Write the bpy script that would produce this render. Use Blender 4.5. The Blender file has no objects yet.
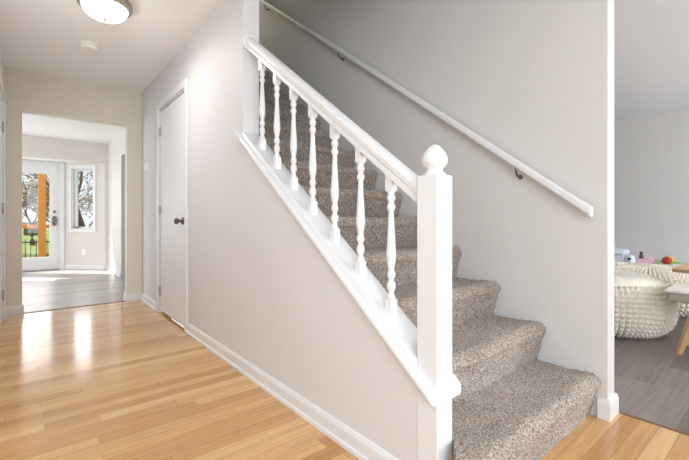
import bpy, bmesh, math, random
from mathutils import Vector, Matrix
random.seed(7)
SC = bpy.context.scene
COL = SC.collection
PI = math.pi

# ------------------------------------------------------------------ camera
F_PX, HY, CAM_H = 380.0, 220.0, 0.943
PSI = math.atan2(314.0, F_PX)
cam_d = bpy.data.cameras.new('camera'); cam = bpy.data.objects.new('camera', cam_d); COL.objects.link(cam)
cam_d.sensor_width = 36; cam_d.lens = 36 * F_PX / 689; cam_d.shift_y = -(230 - HY) / 689
cam_d.clip_start = 0.02; cam_d.clip_end = 300
cam.location = (0, 0, CAM_H); cam.rotation_euler = (PI / 2, 0, -PSI)
SC.camera = cam

# ------------------------------------------------------------------ view, sky, sun, window light, added fill lamps
SC.view_settings.view_transform = 'Standard'; SC.view_settings.look = 'None'
SC.view_settings.gamma = 1; SC.view_settings.exposure = -0.02
SC.view_settings.use_curve_mapping = False
SC.cycles.use_denoising = True
SC.cycles.max_bounces = 10; SC.cycles.diffuse_bounces = 6; SC.cycles.transparent_max_bounces = 12
SC.cycles.sample_clamp_indirect = 6.0
SC.cycles.caustics_reflective = False; SC.cycles.caustics_refractive = False

world = bpy.data.worlds.new('World'); SC.world = world; world.use_nodes = True
wn = world.node_tree.nodes; wl = world.node_tree.links
bg = wn['Background']; bg.inputs['Color'].default_value = (0.90, 0.95, 1.0, 1); bg.inputs['Strength'].default_value = 1.15

def light(name, kind, loc, direction=None, **kw):
    d = bpy.data.lights.new(name, kind); o = bpy.data.objects.new(name, d); COL.objects.link(o)
    o.location = loc
    if direction is not None:
        o.rotation_euler = Vector(direction).to_track_quat('-Z', 'Y').to_euler()
    for k, v in kw.items(): setattr(d, k, v)
    return o
def area_light(name, loc, direction, sx, sy, power, color=(1, 1, 1)):
    return light(name, 'AREA', loc, direction, shape='RECTANGLE', size=sx, size_y=sy, energy=power, color=color)

light('sun', 'SUN', (-6, 15, 8), (0.60, -0.55, -0.72), energy=15.0, angle=0.01, color=(1.0, 0.96, 0.88))
area_light('daylight_foyer', (-0.75, -2.52, 1.35), (0, 1, 0), 2.0, 1.9, 89, (0.80, 0.95, 1.12))
area_light('daylight_foyer_side', (-1.75, -0.9, 1.4), (1, 0, 0), 1.8, 1.7, 23, (0.80, 0.93, 1.0))
area_light('daylight_living', (4.6, -2.52, 1.45), (0, 1, 0), 3.0, 1.5, 142, (0.91, 0.965, 1.02))
area_light('daylight_dining', (-2.52, 6.9, 1.4), (1, 0, 0), 1.8, 1.5, 60, (0.93, 0.98, 1.04))
area_light('daylight_bay', (-0.03, 8.92, 1.02), (0, -1, 0), 0.64, 1.5, 7.5, (0.97, 0.985, 1))
area_light('daylight_casement', (0.762, 8.69, 1.35), (-0.65, -0.76, 0), 0.30, 1.0, 3.2, (0.97, 0.985, 1))
area_light('fill_kitchen', (2.4, 8.4, 1.5), (0, -1, 0), 1.2, 1.0, 14, (0.97, 0.985, 1))  # added fill lamp to brighten the side doorway; no window built here
area_light('fill_landing', (1.6, 5.25, 3.9), (0, -1, -0.2), 0.8, 1.0, 8.6, (1, 0.92, 0.74))  # added warm fill that lifts the dark upper stair wall; no upstairs window

# ------------------------------------------------------------------ materials
def lin(c):
    c = [x / 255 for x in c]
    return tuple((x / 12.92 if x <= 0.04045 else ((x + 0.055) / 1.055) ** 2.4) for x in c) + (1,)
def new_mat(name):
    m = bpy.data.materials.new(name); m.use_nodes = True
    return m, m.node_tree.nodes, m.node_tree.links, m.node_tree.nodes['Principled BSDF']
def M(name, rgb, rough=0.5, metal=0.0, var=0.03, scale=6.0, bump=0.0, bscale=200.0, spec=0.5, coat=0.0):
    """painted / plain surface: a soft noise varies the colour a little, an optional fine bump roughens it"""
    m, n, l, b = new_mat(name)
    base = lin(rgb)
    tc = n.new('ShaderNodeTexCoord')
    nz = n.new('ShaderNodeTexNoise'); nz.inputs['Scale'].default_value = scale; nz.inputs['Detail'].default_value = 3
    l.new(tc.outputs['Object'], nz.inputs['Vector'])
    mx = n.new('ShaderNodeMix'); mx.data_type = 'RGBA'
    mx.inputs[6].default_value = tuple(x * (1 - var) for x in base[:3]) + (1,)
    mx.inputs[7].default_value = tuple(min(1, x * (1 + var)) for x in base[:3]) + (1,)
    l.new(nz.outputs['Fac'], mx.inputs[0]); l.new(mx.outputs[2], b.inputs['Base Color'])
    b.inputs['Roughness'].default_value = rough; b.inputs['Metallic'].default_value = metal
    b.inputs['Specular IOR Level'].default_value = spec; b.inputs['Coat Weight'].default_value = coat
    if bump:
        n2 = n.new('ShaderNodeTexNoise'); n2.inputs['Scale'].default_value = bscale
        l.new(tc.outputs['Object'], n2.inputs['Vector'])
        bp = n.new('ShaderNodeBump'); bp.inputs['Strength'].default_value = bump; bp.inputs['Distance'].default_value = 0.002
        l.new(n2.outputs['Fac'], bp.inputs['Height']); l.new(bp.outputs['Normal'], b.inputs['Normal'])
    return m

def planks(name, stops, width, length, gap, rough, spec=0.5, gapdark=0.45, grain=0.25, rough_var=0.08, bump=0.25, coat=0.0):
    """boards running along X: a random tone per board, long grain, dark joints"""
    m, n, l, b = new_mat(name)
    geo = n.new('ShaderNodeNewGeometry'); sp = n.new('ShaderNodeSeparateXYZ'); l.new(geo.outputs['Position'], sp.inputs[0])
    def mth(op, a, c=None, d=None):
        q = n.new('ShaderNodeMath'); q.operation = op
        for i, v in enumerate((a, c, d)):
            if v is None: continue
            if isinstance(v, (int, float)): q.inputs[i].default_value = v
            else: l.new(v, q.inputs[i])
        return q.outputs[0]
    yr = mth('DIVIDE', sp.outputs['Y'], width); row = mth('FLOOR', yr); fy = mth('FRACT', yr)
    wn1 = n.new('ShaderNodeTexWhiteNoise'); wn1.noise_dimensions = '1D'; l.new(row, wn1.inputs['W'])
    xo = mth('ADD', mth('DIVIDE', sp.outputs['X'], length), mth('MULTIPLY', wn1.outputs['Value'], 7.31))
    colm = mth('FLOOR', xo); fx = mth('FRACT', xo)
    cb = n.new('ShaderNodeCombineXYZ'); l.new(row, cb.inputs[0]); l.new(colm, cb.inputs[1])
    wn2 = n.new('ShaderNodeTexWhiteNoise'); wn2.noise_dimensions = '3D'; l.new(cb.outputs[0], wn2.inputs['Vector'])
    ramp = n.new('ShaderNodeValToRGB'); cr = ramp.color_ramp
    while len(cr.elements) < len(stops): cr.elements.new(0.5)
    for e, (p, c) in zip(cr.elements, stops): e.position = p; e.color = lin(c)
    l.new(wn2.outputs['Value'], ramp.inputs['Fac'])
    gx = n.new('ShaderNodeCombineXYZ')
    l.new(mth('ADD', mth('MULTIPLY', sp.outputs['X'], 2.2), mth('MULTIPLY', wn2.outputs['Value'], 40)), gx.inputs[0])
    l.new(mth('MULTIPLY', sp.outputs['Y'], 38), gx.inputs[1])
    gn = n.new('ShaderNodeTexNoise'); gn.inputs['Scale'].default_value = 1.0; gn.inputs['Detail'].default_value = 5; gn.inputs['Distortion'].default_value = 0.6
    l.new(gx.outputs[0], gn.inputs['Vector'])
    gr = n.new('ShaderNodeMapRange'); gr.inputs['From Min'].default_value = 0.3; gr.inputs['From Max'].default_value = 0.75
    gr.inputs['To Min'].default_value = 1 - grain; gr.inputs['To Max'].default_value = 1 + grain * 0.4
    l.new(gn.outputs['Fac'], gr.inputs['Value'])
    ey = mth('MULTIPLY', mth('MINIMUM', fy, mth('SUBTRACT', 1.0, fy)), width)
    ex = mth('MULTIPLY', mth('MINIMUM', fx, mth('SUBTRACT', 1.0, fx)), length)
    edge = mth('MINIMUM', ey, ex)
    gp = n.new('ShaderNodeMapRange'); gp.inputs['From Min'].default_value = 0; gp.inputs['From Max'].default_value = gap
    gp.inputs['To Min'].default_value = gapdark; gp.inputs['To Max'].default_value = 1.0
    l.new(edge, gp.inputs['Value'])
    mul = mth('MULTIPLY', gr.outputs[0], gp.outputs[0])
    vm = n.new('ShaderNodeVectorMath'); vm.operation = 'SCALE'; l.new(ramp.outputs[0], vm.inputs[0]); l.new(mul, vm.inputs['Scale'])
    l.new(vm.outputs[0], b.inputs['Base Color'])
    l.new(mth('ADD', rough, mth('MULTIPLY', gn.outputs['Fac'], rough_var)), b.inputs['Roughness'])
    b.inputs['Specular IOR Level'].default_value = spec; b.inputs['Coat Weight'].default_value = coat; b.inputs['Coat Roughness'].default_value = 0.12
    # each board lies at a very slightly different tilt, joints are small grooves
    hh = mth('ADD', mth('MULTIPLY', gp.outputs[0], 0.35), mth('ADD', mth('MULTIPLY', mth('MULTIPLY', fy, mth('SUBTRACT', wn2.outputs['Value'], 0.5)), 0.9), mth('MULTIPLY', gn.outputs['Fac'], 0.12)))
    bp = n.new('ShaderNodeBump'); bp.inputs['Strength'].default_value = bump; bp.inputs['Distance'].default_value = 0.002
    l.new(hh, bp.inputs['Height']); l.new(bp.outputs['Normal'], b.inputs['Normal'])
    return m

def carpet_mat():
    m, n, l, b = new_mat('taupe_carpet')
    tc = n.new('ShaderNodeTexCoord')
    n1 = n.new('ShaderNodeTexNoise'); n1.inputs['Scale'].default_value = 135; n1.inputs['Detail'].default_value = 2; n1.inputs['Roughness'].default_value = 0.7
    n2 = n.new('ShaderNodeTexNoise'); n2.inputs['Scale'].default_value = 9; n2.inputs['Detail'].default_value = 3
    for q in (n1, n2): l.new(tc.outputs['Object'], q.inputs['Vector'])
    r = n.new('ShaderNodeValToRGB'); cr = r.color_ramp
    cr.elements[0].position = 0.30; cr.elements[0].color = lin((70, 60, 52))
    cr.elements[1].position = 0.72; cr.elements[1].color = lin((228, 219, 209))
    e = cr.elements.new(0.45); e.color = lin((153, 139, 127))
    e = cr.elements.new(0.55); e.color = lin((180, 167, 155))
    l.new(n1.outputs['Fac'], r.inputs['Fac'])
    mr = n.new('ShaderNodeMapRange'); mr.inputs['From Min'].default_value = 0.3; mr.inputs['From Max'].default_value = 0.7
    mr.inputs['To Min'].default_value = 0.88; mr.inputs['To Max'].default_value = 1.06
    l.new(n2.outputs['Fac'], mr.inputs['Value'])
    vm = n.new('ShaderNodeVectorMath'); vm.operation = 'SCALE'; l.new(r.outputs[0], vm.inputs[0]); l.new(mr.outputs[0], vm.inputs['Scale'])
    l.new(vm.outputs[0], b.inputs['Base Color'])
    b.inputs['Roughness'].default_value = 0.95; b.inputs['Specular IOR Level'].default_value = 0.1
    b.inputs['Sheen Weight'].default_value = 0.25
    bp = n.new('ShaderNodeBump'); bp.inputs['Strength'].default_value = 0.9; bp.inputs['Distance'].default_value = 0.006
    l.new(n1.outputs['Fac'], bp.inputs['Height']); l.new(bp.outputs['Normal'], b.inputs['Normal'])
    return m

def glass_mat(name='window_glass'):
    m, n, l, b = new_mat(name)
    out = n['Material Output']; n.remove(b)
    tr = n.new('ShaderNodeBsdfTransparent'); tr.inputs[0].default_value = (0.97, 0.98, 0.98, 1)
    gl = n.new('ShaderNodeBsdfGlossy'); gl.inputs['Roughness'].default_value = 0.02
    lw = n.new('ShaderNodeLayerWeight'); lw.inputs[0].default_value = 0.5
    pw = n.new('ShaderNodeMath'); pw.operation = 'POWER'; l.new(lw.outputs['Facing'], pw.inputs[0]); pw.inputs[1].default_value = 4
    fr = n.new('ShaderNodeMath'); fr.operation = 'MULTIPLY_ADD'; l.new(pw.outputs[0], fr.inputs[0]); fr.inputs[1].default_value = 0.4; fr.inputs[2].default_value = 0.02
    mx = n.new('ShaderNodeMixShader'); l.new(fr.outputs[0], mx.inputs[0]); l.new(tr.outputs[0], mx.inputs[1]); l.new(gl.outputs[0], mx.inputs[2])
    l.new(mx.outputs[0], out.inputs['Surface'])
    return m
def emit_mat(name, rgb, strength):
    m, n, l, b = new_mat(name)
    b.inputs['Base Color'].default_value = lin(rgb); b.inputs['Roughness'].default_value = 0.25
    tc = n.new('ShaderNodeTexCoord'); nz = n.new('ShaderNodeTexNoise'); nz.inputs['Scale'].default_value = 5
    l.new(tc.outputs['Object'], nz.inputs['Vector'])
    mr = n.new('ShaderNodeMapRange'); mr.inputs['To Min'].default_value = strength * 0.9; mr.inputs['To Max'].default_value = strength * 1.1
    l.new(nz.outputs['Fac'], mr.inputs['Value']); l.new(mr.outputs[0], b.inputs['Emission Strength'])
    b.inputs['Emission Color'].default_value = lin(rgb)
    return m
def knit_mat(name, rgb):
    m, n, l, b = new_mat(name)
    tc = n.new('ShaderNodeTexCoord')
    n1 = n.new('ShaderNodeTexNoise'); n1.inputs['Scale'].default_value = 60; n1.inputs['Detail'].default_value = 4
    l.new(tc.outputs['Object'], n1.inputs['Vector'])
    c = lin(rgb)
    mx = n.new('ShaderNodeMix'); mx.data_type = 'RGBA'; l.new(n1.outputs['Fac'], mx.inputs[0])
    mx.inputs[6].default_value = tuple(x * 0.82 for x in c[:3]) + (1,); mx.inputs[7].default_value = tuple(min(1, x * 1.1) for x in c[:3]) + (1,)
    l.new(mx.outputs[2], b.inputs['Base Color'])
    b.inputs['Roughness'].default_value = 0.9; b.inputs['Specular IOR Level'].default_value = 0.1
    bp = n.new('ShaderNodeBump'); bp.inputs['Strength'].default_value = 0.5; bp.inputs['Distance'].default_value = 0.004
    l.new(n1.outputs['Fac'], bp.inputs['Height']); l.new(bp.outputs['Normal'], b.inputs['Normal'])
    return m

WALL = M('greige_paint', (217, 216, 217), 0.55, bump=0.05, bscale=350, var=0.015)
WALL_COOL = M('cool_grey_paint', (206, 203, 199), 0.6, bump=0.05, bscale=350, var=0.015)
CEIL = M('ceiling_paint', (248, 248, 248), 0.8, var=0.01, bump=0.08, bscale=120)
CEIL_W = M('white_ceiling_paint', (238, 238, 238), 0.8, var=0.01)
TRIM = M('white_trim_paint', (225, 226, 227), 0.32, var=0.01)
DOORP = M('white_door_paint', (230, 232, 235), 0.38, var=0.012)
OAK = planks('honey_oak_boards', [(0.0, (193, 142, 86)), (0.25, (213, 165, 107)), (0.6, (222, 177, 119)), (0.85, (230, 189, 134)), (1.0, (200, 148, 90))],
             0.070, 1.15, 0.0016, 0.10, grain=0.20, coat=0.2, bump=0.22)
VINYL = planks('grey_vinyl_boards', [(0.0, (112, 100, 95)), (0.5, (134, 122, 117)), (1.0, (160, 148, 142))],
               0.185, 1.25, 0.0016, 0.42, grain=0.30, gapdark=0.6, bump=0.1)
VINYL_L = planks('pale_grey_boards', [(0.0, (156, 149, 144)), (0.5, (176, 169, 164)), (1.0, (188, 182, 177))],
                 0.15, 1.25, 0.0016, 0.26, grain=0.25, gapdark=0.6, bump=0.12)
CARPET = carpet_mat()
GLASS = glass_mat()
NICKEL = M('brushed_nickel', (172, 164, 150), 0.35, 1.0, var=0.05, scale=30)
DKMETAL = M('dark_pewter', (112, 106, 100), 0.3, 1.0, var=0.08, scale=30)
STEEL = M('hinge_steel', (176, 172, 166), 0.4, 0.9, var=0.05)
LAMPGLASS = emit_mat('lit_frosted_glass', (255, 249, 243), 11.0)
PLASTIC = M('white_plastic', (240, 238, 234), 0.4, var=0.01)
DARKWOOD = M('walnut_strip', (120, 96, 74), 0.45, var=0.15, scale=20)
BEECH = M('pale_beech', (206, 168, 122), 0.45, var=0.12, scale=14)
BROWNWOOD = M('brown_wood', (150, 116, 84), 0.4, var=0.15, scale=14)
SEATGREY = M('grey_seat_pad', (170, 162, 148), 0.8, var=0.08, scale=40, bump=0.3)
CEDAR = M('orange_cedar', (206, 132, 48), 0.6, var=0.15, scale=12)
BLACKM = M('black_metal', (32, 32, 34), 0.5, 0.3)
GRASS = M('lawn_green', (84, 100, 34), 0.95, var=0.35, scale=3.0, bump=0.6, bscale=40)
BARK = M('grey_bark', (98, 82, 66), 0.95, var=0.35, scale=12, bump=0.8, bscale=30)
LEAF = M('dry_leaves', (158, 126, 72), 0.9, var=0.35, scale=3)
SHED = M('brown_shed_boards', (110, 92, 78), 0.9, var=0.2, scale=8)
KNIT = knit_mat('cream_knit', (244, 236, 222))
KNIT_TOP = knit_mat('plain_cream_cloth', (238, 231, 220))
TOY_WHITE = M('toy_white', (226, 230, 236), 0.5)
TOY_BLUE = M('toy_blue_grey', (150, 166, 190), 0.5)
TOY_PINK = M('toy_pink', (236, 190, 205), 0.5)
TOY_PLUM = M('toy_plum', (92, 58, 78), 0.5)
TOY_RED = M('toy_red', (178, 48, 40), 0.45)
TOY_GREEN = M('toy_green', (138, 186, 62), 0.5)
TOY_YEL = M('toy_yellow', (240, 200, 70), 0.5)

# ------------------------------------------------------------------ mesh helpers
def box(bm, x0, x1, y0, y1, z0, z1, mtx=None):
    vs = [bm.verts.new((x, y, z)) for x in (x0, x1) for y in (y0, y1) for z in (z0, z1)]
    for f in ((0, 1, 3, 2), (4, 6, 7, 5), (0, 4, 5, 1), (2, 3, 7, 6), (0, 2, 6, 4), (1, 5, 7, 3)):
        bm.faces.new([vs[i] for i in f])
    if mtx is not None: bmesh.ops.transform(bm, matrix=mtx, verts=vs)
    return vs
def lathe(bm, prof, seg=24, mtx=None, cap=True):
    """prof: list of (radius, z) from bottom to top, turned about local Z"""
    rings = []
    for r, z in prof:
        rings.append([bm.verts.new((r * math.cos(2 * PI * k / seg), r * math.sin(2 * PI * k / seg), z)) for k in range(seg)])
    for a, b in zip(rings, rings[1:]):
        for k in range(seg):
            bm.faces.new((a[k], a[(k + 1) % seg], b[(k + 1) % seg], b[k]))
    if cap:
        bm.faces.new(list(reversed(rings[0]))); bm.faces.new(rings[-1])
    vs = [v for r in rings for v in r]
    if mtx is not None: bmesh.ops.transform(bm, matrix=mtx, verts=vs)
    return vs
def tube(bm, pts, radii, seg=10):
    """tapered tube through points"""
    rings = []
    for i, p in enumerate(pts):
        p = Vector(p)
        d = (Vector(pts[min(i + 1, len(pts) - 1)]) - Vector(pts[max(i - 1, 0)])).normalized()
        q = d.to_track_quat('Z', 'Y')
        r = radii[i] if isinstance(radii, (list, tuple)) else radii
        rings.append([bm.verts.new(p + q @ Vector((r * math.cos(2 * PI * k / seg), r * math.sin(2 * PI * k / seg), 0))) for k in range(seg)])
    for a, b in zip(rings, rings[1:]):
        for k in range(seg): bm.faces.new((a[k], a[(k + 1) % seg], b[(k + 1) % seg], b[k]))
    bm.faces.new(list(reversed(rings[0]))); bm.faces.new(rings[-1])
def prism(bm, poly, x0, x1):
    """poly: (y,z) outline, extruded along X"""
    a = [bm.verts.new((x0, y, z)) for y, z in poly]; b = [bm.verts.new((x1, y, z)) for y, z in poly]
    k = len(poly)
    for i in range(k): bm.faces.new((a[i], a[(i + 1) % k], b[(i + 1) % k], b[i]))
    bm.faces.new(list(reversed(a))); bm.faces.new(b)
def obj(name, bm, mat, parent=None, smooth=False, bevel=0.0, seg=2, loc=None):
    bmesh.ops.recalc_face_normals(bm, faces=bm.faces[:])
    me = bpy.data.meshes.new(name); bm.to_mesh(me); bm.free()
    o = bpy.data.objects.new(name, me); COL.objects.link(o)
    me.materials.append(mat)
    if smooth:
        for p in me.polygons: p.use_smooth = True
    if bevel:
        md = o.modifiers.new('bevel', 'BEVEL'); md.width = bevel; md.segments = seg; md.limit_method = 'ANGLE'; md.angle_limit = math.radians(40)
    if parent is not None: o.parent = parent
    if loc is not None: o.location = loc
    return o
def tag(o, label, cat, group=None, kind=None):
    o['label'] = label; o['category'] = cat
    if group: o['group'] = group
    if kind: o['kind'] = kind
    return o
def empty(name, loc=(0, 0, 0), rz=0.0):
    o = bpy.data.objects.new(name, None); COL.objects.link(o); o.location = loc; o.rotation_euler = (0, 0, rz); o.empty_display_size = 0.1
    return o
def copy_tree(o, parent=None):
    c = o.copy(); COL.objects.link(c)
    if parent is not None: c.parent = parent
    for ch in list(o.children): copy_tree(ch, c)
    return c
def rot_to(d):
    return Vector(d).to_track_quat('Z', 'Y').to_matrix().to_4x4()
def panel(bm, p0, p1, thick, z0, z1, holes=()):
    """vertical wall from p0 to p1 (plan), thickness to the left of the direction (negative: right); holes (s0,s1,z0,z1)"""
    p0, p1 = Vector(p0), Vector(p1); d = p1 - p0; L = d.length; a = math.atan2(d.y, d.x)
    mt = Matrix.Translation((p0.x, p0.y, 0)) @ Matrix.Rotation(a, 4, 'Z')
    t0, t1 = min(0, thick), max(0, thick)
    s = 0.0
    for (h0, h1, a0, a1) in sorted(holes):
        if h0 > s: box(bm, s, h0, t0, t1, z0, z1, mt)
        if a0 > z0: box(bm, h0, h1, t0, t1, z0, a0, mt)
        if a1 < z1: box(bm, h0, h1, t0, t1, a1, z1, mt)
        s = h1
    if s < L: box(bm, s, L, t0, t1, z0, z1, mt)
    return mt
def wall(name, label, segs, mat=None):
    bm = bmesh.new()
    for sg in segs: panel(bm, *sg[:5], **(sg[5] if len(sg) > 5 else {}))
    return tag(obj(name, bm, mat or WALL), label, 'wall', kind='structure')

# ------------------------------------------------------------------ key dimensions
XW, XW2 = 1.019, 1.128          # hall wall / knee wall, two faces
XB, XB2 = 2.10, 2.20            # stair back wall, two faces
YEND = 5.01; YWE = 2.224        # hall end wall, end of the full-height wall
XL = -0.198
CZ = 2.45
SL = 0.7445                     # slope of the stairs
TH = math.atan(SL)
RISE, RUN, Y1 = 0.1875, 0.252, 0.655
NX0, NX1, NY0, NY1 = 1.019, 1.104, 0.760, 0.845

# ------------------------------------------------------------------ floors
def slab(name, label, x0, x1, y0, y1, z0, z1, mat, cat='floor'):
    bm = bmesh.new(); box(bm, x0, x1, y0, y1, z0, z1)
    return tag(obj(name, bm, mat), label, cat, kind='structure')
slab('floor', 'glossy honey oak strip floor of the entry hall', -1.8, 2.215, -2.6, YEND, -0.12, 0, OAK)
slab('floor_living', 'matt grey-brown plank floor of the room on the right', 2.235, 6.85, -2.6, 4.6, -0.12, 0, VINYL)
slab('floor_dining', 'pale grey plank floor of the bright room beyond the hall', -2.6, 1.26, YEND + 0.03, 9.05, -0.12, 0, VINYL_L)
slab('floor_kitchen', 'grey floor seen through the side doorway of the far room', 1.26, 3.5, 5.13, 8.5, -0.12, 0, VINYL_L)
bm = bmesh.new(); box(bm, 2.215, 2.235, -2.6, 0.6, -0.05, 0.003)
tag(obj('trim_1', bm, DARKWOOD, bevel=0.002), 'thin dark strip where the oak floor meets the grey floor', 'floor strip', kind='structure')
bm = bmesh.new(); box(bm, -0.066, 0.864, YEND, YEND + 0.03, -0.05, 0.004)
tag(obj('trim_2', bm, DARKWOOD, bevel=0.002), 'brown threshold strip under the wide hall opening', 'threshold', kind='structure')

# ------------------------------------------------------------------ ceilings
bm = bmesh.new()
box(bm, -1.8, XW2, -2.6, YEND + 0.12, CZ, CZ + 0.14)
box(bm, XW2, XB2, -2.6, 0.62, CZ, CZ + 0.14)
tag(obj('ceiling', bm, CEIL), 'warm off-white ceiling of the entry hall', 'ceiling', kind='structure')
slab('ceiling_living', 'white ceiling of the room on the right', XB2, 6.85, -2.6, 4.6, 2.44, 2.58, CEIL_W, 'ceiling')
slab('ceiling_dining', 'bright white ceiling seen through the hall opening', -2.6, 1.26, YEND + 0.12, 8.5, 2.40, 2.54, CEIL_W, 'ceiling')
slab('ceiling_bay', 'low white ceiling strip above the patio door bay', -1.4, 1.3, 8.62, 9.15, 2.04, 2.54, CEIL_W, 'ceiling')
slab('ceiling_kitchen', 'ceiling behind the side doorway of the far room', 1.26, 3.5, 5.13, 8.5, 2.36, 2.40, CEIL_W, 'ceiling')
slab('ceiling_stairwell', 'ceiling high above the stairs', XW, XB2, 0.5, 5.4, 4.95, 5.05, CEIL, 'ceiling')

# ------------------------------------------------------------------ walls
bm = bmesh.new()
panel(bm, (XW, YWE), (XW, YEND), -(XW2 - XW), 0, CZ, holes=[(3.375 - YWE, 4.19 - YWE, 0, 2.06)])
panel(bm, (XW, YWE), (XW, 5.3), -(XW2 - XW), CZ + 0.14, 4.95)
panel(bm, (XW, 0.62), (XW, YWE), -(XW2 - XW), CZ + 0.14, 4.95)
box(bm, XW, XW2, YWE, YEND, CZ, CZ + 0.14)
tag(obj('wall_right', bm, WALL), 'greige hall wall right of the opening, with the white flush door in it', 'wall', kind='structure')
# knee wall under the balustrade
def zcap(y): return 0.335 + SL * (y - 0.761)            # underside of the sloped cap
bm = bmesh.new()
prism(bm, [(NY1, 0), (YWE, 0), (YWE, zcap(YWE) + 0.01), (NY1, zcap(NY1) + 0.01)], XW, XW2)
tag(obj('wall_stair', bm, WALL), 'greige triangular wall under the sloping white stair cap', 'wall', kind='structure')
wall('wall_back', 'tall pale grey wall behind the stairs, carrying the wall handrail',
     [((XB, 0.592), (XB, 5.3), -(XB2 - XB), 0, 4.95)], M('stair_wall_paint', (211, 209, 206), 0.6, bump=0.05, bscale=350, var=0.015))
wall('wall_landing', 'wall at the top of the stairs', [((XW, 5.3), (XB2, 5.3), 0.1, 2.5, 4.95)])
wall('wall_header', 'wall above the foot of the stairs, over the ceiling edge', [((XW, 0.5), (XB2, 0.5), 0.12, CZ + 0.14, 4.95)])
wall('wall_end', 'greige end wall of the hall around the wide opening',
     [((XL, YEND), (XW, YEND), 0.12, 0, CZ, dict(holes=[(-0.066 - XL, 0.864 - XL, 0, 2.045)])), ((-2.6, YEND), (XL, YEND), 0.12, 0, CZ)],
     M('end_wall_paint', (221, 214, 201), 0.55, bump=0.05, bscale=350, var=0.015))
wall('wall_left', 'hall wall at the left edge, mostly taken up by a white door casing',
     [((XL, 2.3), (XL, YEND), 0.11, 0, CZ, dict(holes=[(0.95, 2.42, 0, 2.06)])), ((-1.8, 2.3), (XL - 0.11, 2.3), 0.1, 0, CZ), ((-1.8, -2.6), (-1.8, 2.3), 0.1, 0, CZ, dict(holes=[(0.8, 2.6, 0.5, 2.25)]))])
wall('wall_front', 'front wall behind the viewer with two windows',
     [((-1.9, -2.6), (6.95, -2.6), -0.12, 0, CZ + 0.1, dict(holes=[(0.15, 2.15, 0.4, 2.3), (5.0, 8.0, 0.7, 2.2)]))])
wall('wall_living', 'cool grey far wall of the room on the right', [((6.85, -2.6), (6.85, 4.6), -0.1, 0, 2.5), ((XB2, 4.6), (6.95, 4.6), 0.1, 0, 2.5)], WALL_COOL)
# far room
wall('wall_dining_right', 'white side wall of the far room with a dark doorway',
     [((1.15, YEND + 0.12), (1.15, 8.5), -0.11, 0, 2.42, dict(holes=[(0.95, 7.16 - YEND - 0.12, 0, 2.0)]))], M('pale_wall_paint', (222, 218, 213), 0.55, var=0.015))
PALE = M('pale_greige_paint', (214, 208, 203), 0.55, var=0.015)
BA, BB = Vector((0.512, 9.0)), Vector((1.096, 8.5))        # angled bay wall
BD = (BB - BA).normalized(); BN = Vector((BD.y, -BD.x))     # BN points into the room
wall('wall_dining_back', 'pale greige far wall and bay around the patio door',
     [((1.096, 8.5), (1.30, 8.5), 0.12, 0, 2.03), ((-1.30, 8.5), (1.30, 8.5), 0.12, 2.03, 2.45), ((-2.6, 8.5), (-1.30, 8.5), 0.12, 0, 2.45),
      ((-0.73, 9.0), (BA.x, 9.0), 0.14, 0, 2.06, dict(holes=[(0.19, 1.165, 0, 2.015)])),
      ((BA.x, BA.y), (BB.x, BB.y), 0.12, 0, 2.06, dict(holes=[(0.125, 0.54, 0.77, 1.93)])),
      ((-1.314, 8.5), (-0.73, 9.0), 0.12, 0, 2.06, dict(holes=[(0.20, 0.62, 0.77, 1.93)]))], PALE)
wall('wall_dining_left', 'left wall of the far room, out of view', [((-2.6, YEND), (-2.6, 8.6), 0.1, 0, 2.45, dict(holes=[(1.0, 2.8, 0.65, 2.15)]))], PALE)
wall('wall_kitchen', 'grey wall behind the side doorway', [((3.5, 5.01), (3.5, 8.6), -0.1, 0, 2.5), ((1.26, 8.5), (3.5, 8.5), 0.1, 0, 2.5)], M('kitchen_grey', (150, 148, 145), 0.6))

# ------------------------------------------------------------------ baseboards
def board(name, label, runs, h=0.085, t=0.014):
    bm = bmesh.new()
    for (p0, p1, side) in runs:
        p0v, p1v = Vector(p0), Vector(p1); d = p1v - p0v
        mt = Matrix.Translation((p0v.x, p0v.y, 0)) @ Matrix.Rotation(math.atan2(d.y, d.x), 4, 'Z')
        L = d.length; t0, t1 = (0, t) if side > 0 else (-t, 0)
        prof = [(t0, 0.0), (t1, 0.0), (t1, h)] if False else None
        a, b = (0, t) if side > 0 else (0, -t)
        poly = [(a, 0), (b * 1.55, 0), (b * 1.55, 0.016), (b, 0.024), (b, h - 0.018), (b * 0.55, h - 0.004), (a, h)]
        va = [bm.verts.new((0, y, z)) for y, z in poly]; vb = [bm.verts.new((L, y, z)) for y, z in poly]
        k = len(poly)
        for i in range(k): bm.faces.new((va[i], va[(i + 1) % k], vb[(i + 1) % k], vb[i]))
        bm.faces.new(list(reversed(va))); bm.faces.new(vb)
        bmesh.ops.transform(bm, matrix=mt, verts=va + vb)
    return tag(obj(name, bm, TRIM), label, 'baseboard', kind='structure')
board('baseboard_right', 'white baseboard along the hall wall under the stairs and past the door', [((XW, NY1), (XW, 3.283), 1), ((XW, 4.325), (XW, YEND), 1)])
board('baseboard_left', 'white baseboard at the left edge of the hall', [((XL, 2.3), (XL, 3.18), -1), ((XL, 4.79), (XL, YEND), -1)])
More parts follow.
